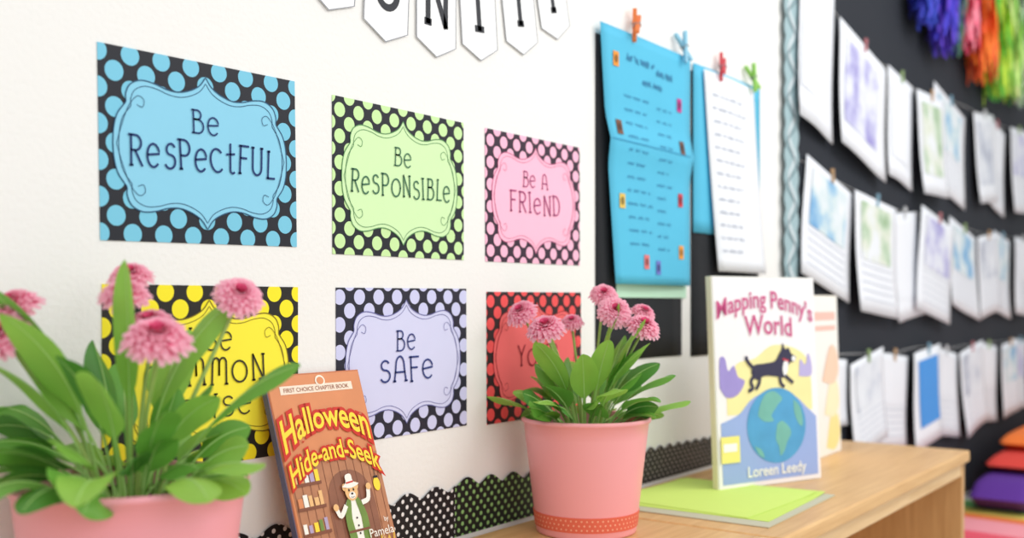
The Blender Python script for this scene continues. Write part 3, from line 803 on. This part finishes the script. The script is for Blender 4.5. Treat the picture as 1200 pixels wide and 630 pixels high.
def flower(parent, base, c, R, face, light=0):
    e = MB()
    c = Vector(c); base = Vector(base)
    ax = Vector(face).normalized()
    mid = (base + c) / 2 + Vector((0, 0, .02)); mid.x = base.x * .45 + c.x * .55; mid.y = base.y * .45 + c.y * .55
    pts = catmull([tuple(base), tuple(base * .6 + mid * .4 + Vector((0, 0, .012))), tuple(mid), tuple(c - ax * R * .5), tuple(c - ax * R * .15)], 5)
    e.tube(pts, .0025, stemm, 7, .0019)
    e.obj('flower_stem', True, parent=parent)
    f = MB()
    u = ax.orthogonal().normalized(); v = ax.cross(u)
    rings = 10
    for k in range(rings):
        t = k / (rings - 1)
        npet = int(24 - 12 * t); Lp = R * (.98 - .66 * t); el = math.radians(-8 + 84 * t); wP = R * .27 * (1 - .25 * t)
        h0 = R * (-.03 + .22 * t)
        for j in range(npet):
            a = 2 * math.pi * (j + .5 * (k % 2)) / npet + random.uniform(-.05, .05)
            rd = u * math.cos(a) + v * math.sin(a); sd = ax.cross(rd)
            ee = el + random.uniform(-.06, .06); ll = Lp * random.uniform(.92, 1.05); vs = []
            for i in range(6):
                s = i / 5
                pos = c + ax * h0 + rd * (R * .05 + ll * s * math.cos(ee)) + ax * (ll * (s * math.sin(ee) + .18 * math.sin(s * math.pi)))
                ww = wP * [.4, .75, .95, 1.0, .92, .55][i]
                lift = ax * ww * .18
                vs += [pos - sd * ww / 2 + lift, pos, pos + sd * ww / 2 + lift]
            inner = pinkI if (k > 5 and not light) or k > 7 else pinkM
            o_ = len(f.v); f.v += [tuple(q) for q in vs]
            for i in range(5):
                mm = inner if i < 4 else pinkO
                if k > 7: mm = inner
                for q in (0, 1):
                    a0 = o_ + i * 3 + q
                    f.f.append([a0, a0 + 1, a0 + 4, a0 + 3]); f.m.append(f.mi(mm))
    h = f.obj('flower_head', True, parent=parent)
    ca = MB(); vs = []; fs = []
    prof = [(.02, -.40), (.16, -.36), (.32, -.20), (.44, -.06)]
    for r_, h_ in prof:
        for j in range(12):
            a = 2 * math.pi * j / 12; vs.append(c + ax * R * h_ + (u * math.cos(a) + v * math.sin(a)) * R * r_)
    for i in range(3):
        for j in range(12):
            j2 = (j + 1) % 12; fs.append([i * 12 + j, i * 12 + j2, (i + 1) * 12 + j2, (i + 1) * 12 + j])
    ca.add(vs, fs, leafB); ca.obj('calyx', True, parent=h)

def potted(loc, potrgb, key, flowers, leaves, label, r0, r1, H):
    e = empty('potted_daisy', loc)
    pm = mat('pot_glaze_' + key, potrgb, .38, .03, 6, .5)
    b = MB()
    pr = [(.0005, 0), (r0 - .004, 0), (r0 - .001, .0012), (r0, .004)]
    pr += [(r0 + (r1 - .003 - r0) * t / 8, .004 + (H - .012) * t / 8) for t in range(1, 9)]
    pr += [(r1, H - .006), (r1 + .0012, H - .003), (r1 + .0004, H), (r1 - .002, H + .0012), (r1 - .0055, H), (r1 - .007, H - .006), (r1 - .011, H - .03), (r1 - .02, H - .09), (.0005, H - .09)]
    b.lathe(pr, pm, 72); pot = b.obj('pot', True, parent=e)
    band = MB()
    rr = lambda z: r0 + (r1 - .003 - r0) * (z - .004) / (H - .012)
    band.lathe([(rr(.012) + .0001, .012), (rr(.012) + .0012, .0122), (rr(.036) + .0012, .0358), (rr(.036) + .0001, .036)], mat('ribbon_orange', (226, 108, 84), .6), 72)
    dm = mat('ribbon_dot', (240, 170, 140), .6)
    for row, zz in enumerate((.017, .024, .031)):
        for k in range(64):
            a = 2 * math.pi * (k + .5 * (row % 2)) / 64; R0 = rr(zz) + .0016
            c0 = Vector((R0 * math.cos(a), R0 * math.sin(a), zz)); t0 = Vector((-math.sin(a), math.cos(a), 0))
            band.add([c0 + t0 * .0016 * math.cos(q * math.pi / 3) + Vector((0, 0, .0016 * math.sin(q * math.pi / 3))) for q in range(6)], [list(range(6))], dm)
    band.obj('ribbon_band', False, parent=pot)
    s = MB(); vs = []; seg = 36
    for i in range(7):
        r = (r1 - .012) * i / 6
        for k in range(seg):
            a = 2 * math.pi * k / seg
            vs.append((max(r, .0005) * math.cos(a), max(r, .0005) * math.sin(a), H - .022 + (random.uniform(-.003, .004) if i < 6 else 0)))
    s.add(vs, [[i * seg + k, (i + 1) * seg + k, (i + 1) * seg + (k + 1) % seg, i * seg + (k + 1) % seg] for i in range(6) for k in range(seg)], mat('potting_soil', (70, 52, 40), .95, .4, 120))
    s.obj('soil', True, parent=e)
    lf = MB()
    for (az_, L, W, e0, curl, mi, roll, rb) in leaves:
        base = (rb * math.cos(az_), rb * math.sin(az_), H - .024)
        leaf(lf, base, az_, L, W, e0, curl, [leafA, leafB, leafC][mi], roll, -loc[1] - .012)
    lf.obj('foliage', True, parent=e)
    for (lat, dep, z, dia, fx, lt) in flowers:
        c = RIGHT * lat + FWD * dep + Vector((0, 0, z - TT))
        base = Vector((c.x * .22, c.y * .22, H - .024))
        fc = RIGHT * fx[0] - FWD * fx[1] + Vector((0, 0, fx[2]))
        flower(e, base, c, dia / 2, fc, lt)
    top(e, label, 'potted plant', 'pink potted daisies')
    return e
R_ = math.radians
def ring_leaves(n, emin, emax, lmin, lmax, w, cmin, cmax, seed, rbmax=.06):
    random.seed(seed); out = []
    for i in range(n):
        a = 2 * math.pi * i / n + random.uniform(-.35, .35) + seed
        out.append((a, random.uniform(lmin, lmax), w * random.uniform(.75, 1.2), R_(random.uniform(emin, emax)), R_(random.uniform(cmin, cmax)), random.choice([0, 0, 1, 1, 2]), random.uniform(-1.0, 1.0), random.uniform(.01, rbmax)))
    return out
def trim_right(lv, f):
    out = []
    for (a, L, W, e0, c, mi, ro, rb) in lv:
        r = math.cos(a) * RIGHT.x + math.sin(a) * RIGHT.y
        if r > .25 and e0 > R_(44): L *= f; 
        out.append((a, L, W, e0, c, mi, ro, rb))
    return out
def az(latx, depx):
    d = RIGHT * latx + FWD * depx
    return math.atan2(d.y, d.x)
def L1(lx, dx, L, W, e0, curl, mi, roll, rb=.03): return (az(lx, dx), L, W, R_(e0), R_(curl), mi, roll, rb)
# left plant
lv = ring_leaves(16, 38, 56, .10, .13, .042, 50, 95, 1, .065)
lv += ring_leaves(14, 54, 72, .12, .16, .040, 40, 90, 2, .05)
lv += ring_leaves(11, 68, 86, .15, .20, .038, 20, 75, 3, .035)
lv = trim_right(lv, .70)
lv += [L1(-.8, -.3, .235, .044, 82, 40, 1, .9), L1(.05, -.2, .240, .030, 88, 20, 0, -.9, .01), L1(-.45, -.5, .215, .042, 84, 50, 0, .6), L1(.3, .1, .215, .040, 86, 45, 0, .8, .01),
       L1(1, -.2, .205, .030, 62, 45, 1, .9), L1(1, -.6, .14, .042, 46, 60, 0, .2, .05), L1(-1, -.2, .17, .042, 54, 85, 0, .3, .05), L1(-1, .2, .185, .040, 66, 85, 1, -.3, .04),
       L1(.7, -.8, .13, .046, 50, 90, 0, .1, .06), L1(.1, -1, .13, .046, 54, 95, 0, .0, .06), L1(-.5, -1, .13, .046, 50, 90, 1, .1, .06), L1(-.8, -.7, .135, .044, 44, 70, 0, -.1, .06)]
fl = [(-.106, -.02, .960, .058, (-.3, .5, .8), 0), (-.100, -.05, .934, .056, (-.2, .6, .6), 0), (-.0125, .03, .992, .046, (0, .5, .9), 0), (-.003, -.01, .973, .050, (.1, .5, 1), 0),
      (.018, .0, .944, .050, (0, .5, 1), 0), (.099, .02, .973, .052, (.4, .6, .7), 0), (.049, -.07, .932, .066, (.15, .5, 1), 1)]
potted((.5752, -.136, TT), (238, 160, 172), 'left', fl, lv, 'pink daisies with green leaves in plain pink pot beside storybook', .084, .1105, .196)
# right plant
lv = ring_leaves(14, 38, 56, .085, .105, .042, 30, 80, 5, .06)
lv += ring_leaves(14, 54, 72, .10, .14, .042, 30, 80, 6, .045)
lv += ring_leaves(11, 70, 86, .13, .175, .040, 20, 60, 8, .035)
lv += [L1(.15, -.1, .215, .038, 87, 25, 0, .8, .01), L1(1, -.1, .13, .034, 38, 35, 0, .3, .05), L1(-1, -.1, .13, .040, 46, 45, 0, .3, .05), L1(.9, -.3, .155, .040, 62, 55, 1, .3), L1(.5, -.3, .205, .040, 80, 35, 0, .6, .02), L1(.6, -.5, .185, .042, 76, 50, 0, .3, .02), L1(-.4, -.3, .175, .042, 78, 45, 0, .6, .02), L1(.2, -.8, .15, .044, 68, 80, 0, .2, .05), L1(-.5, -.8, .13, .044, 60, 75, 0, -.2, .05)]
fl = [(-.104, .0, .950, .056, (-.4, .5, .7), 0), (-.066, -.03, .925, .066, (-.2, .5, .9), 1), (.03, .02, .980, .048, (0, .7, .7), 0), (.044, -.02, .953, .058, (.1, .9, .6), 0),
      (.088, -.03, .928, .058, (.2, .5, .8), 0), (.096, .03, .950, .044, (.3, .5, .8), 0), (-.022, .02, .935, .040, (-.1, .5, .8), 0)]
potted((1.397, -.132, TT), (242, 164, 168), 'right', fl, lv, 'pink daisies with green leaves in pink pot with orange ribbon', .081, .104, .183)

# ------------------------------------------------------------ low bench with coloured cushions
e = empty('low_bench', (3.3, 0, FLOOR))
b = MB(); b.box(0, -.55, 0, 3.0, -.02, .29, mat('bench_white', (206, 200, 196), .6)); b.obj('bench_base', bevel=.006, parent=e)
b = MB()
cl = [(236, 84, 96), (250, 160, 170), (245, 240, 236), (120, 190, 110), (245, 226, 110), (244, 140, 60), (240, 90, 110), (250, 246, 240), (110, 190, 180), (240, 120, 60)]
seq = [(0, .12), (2, .10), (6, .16), (1, .22), (9, .08), (4, .10), (3, .16), (2, .22), (1, .14), (6, .30), (5, .24), (0, .40), (6, .40), (1, .36)]
x = 0
for k, w in seq:
    sl = .10
    x1_ = min(3.0, x + w)
    v = [(x, -.56, .29), (x1_, -.56, .29), (x1_, -.015, .29), (x, -.015, .29), (x, -.56, .35), (x1_, -.56, .35), (x1_, -.015, .35), (x, -.015, .35)]
    v = [(min(3.0, max(0, p[0] + sl * (p[1] + .3))) if 0 < p[0] < 3 else p[0], p[1], p[2]) for p in v]
    b.add(v, [[0, 3, 2, 1], [4, 5, 6, 7], [0, 1, 5, 4], [2, 3, 7, 6]] + ([[3, 0, 4, 7]] if x == 0 else []) + ([[1, 2, 6, 5]] if x1_ >= 3 else []), mat('mat_stripe_%d' % k, cl[k], .8)); x = x1_
b.obj('striped_pad', parent=e)
top(e, 'low bench with rainbow striped pad below the board', 'bench')
def cushion(x0, x1, y0, y1, z0, z1, m, label):
    b = MB(); nx, ny = 20, 10; vs = []; fs = []
    for s in (0, 1):
        for j in range(ny + 1):
            for i in range(nx + 1):
                u = i / nx * 2 - 1; v = j / ny * 2 - 1
                h = (1 - u ** 8) * (1 - v ** 8)
                z = (z0 + z1) / 2 + (z1 - z0) / 2 * (h ** .3 if h > 0 else 0) * (1 if s else -1)
                vs.append(((x0 + x1) / 2 + (x1 - x0) / 2 * u, (y0 + y1) / 2 + (y1 - y0) / 2 * v, z))
    N = (nx + 1) * (ny + 1)
    for j in range(ny):
        for i in range(nx):
            a = j * (nx + 1) + i
            fs.append([a, a + nx + 1, a + nx + 2, a + 1]); fs.append([N + a, N + a + 1, N + a + nx + 2, N + a + nx + 1])
    b.add(vs, fs, m); o = b.obj('cushion', True); top(o, label, 'cushion')
cushion(4.0, 5.7, -.32, -.10, .201, .315, mat('cushion_purple', (96, 50, 150), .8), 'purple cushion on striped bench pad')
cushion(4.25, 5.75, -.32, -.105, .316, .37, mat('cushion_red', (226, 70, 60), .8), 'flat red cushion on purple cushion')
cushion(4.5, 5.75, -.32, -.105, .371, .43, mat('cushion_orange', (244, 124, 50), .8), 'flat orange cushion on red cushion')

# ------------------------------------------------------------ lift everything so the floor is z=0
for o in TOPS:
    o.location.z += -FLOOR

# ------------------------------------------------------------ light
w = bpy.data.worlds.new('World'); sc.world = w; w.use_nodes = True
bg = w.node_tree.nodes['Background']
bg.inputs[0].default_value = (0.98, 0.99, 1.0, 1); bg.inputs[1].default_value = 0.90
def area(name, loc, target, size, sy, energy, col):
    l = bpy.data.lights.new(name, 'AREA'); l.shape = 'RECTANGLE'; l.size = size; l.size_y = sy; l.energy = energy; l.color = col
    o = bpy.data.objects.new(name, l); COL.objects.link(o); o.location = loc
    d = Vector(target) - Vector(loc); o.rotation_euler = d.to_track_quat('-Z', 'Y').to_euler()
area('window_light', (-.2, -3.2, 2.1), (1.5, 0, 1.0), 2.2, 1.6, 28, (1.0, 0.985, 0.96))
area('ceiling_light', (2.8, -1.8, 2.8), (2.8, -.3, .8), 2.4, .8, 36, (1.0, 0.985, 0.96))

# ------------------------------------------------------------ camera
cd = bpy.data.cameras.new('camera'); cam = bpy.data.objects.new('camera', cd); COL.objects.link(cam)
cam.location = (0, -1.033, .967 - FLOOR)
cam.rotation_euler = (math.radians(90), 0, math.radians(-53.04))
cd.sensor_fit = 'HORIZONTAL'; cd.sensor_width = 36; cd.lens = 36; cd.shift_y = 40 / 1200
cd.clip_start = .05
cd.dof.use_dof = True; cd.dof.focus_distance = 1.38; cd.dof.aperture_fstop = 2.8
sc.camera = cam
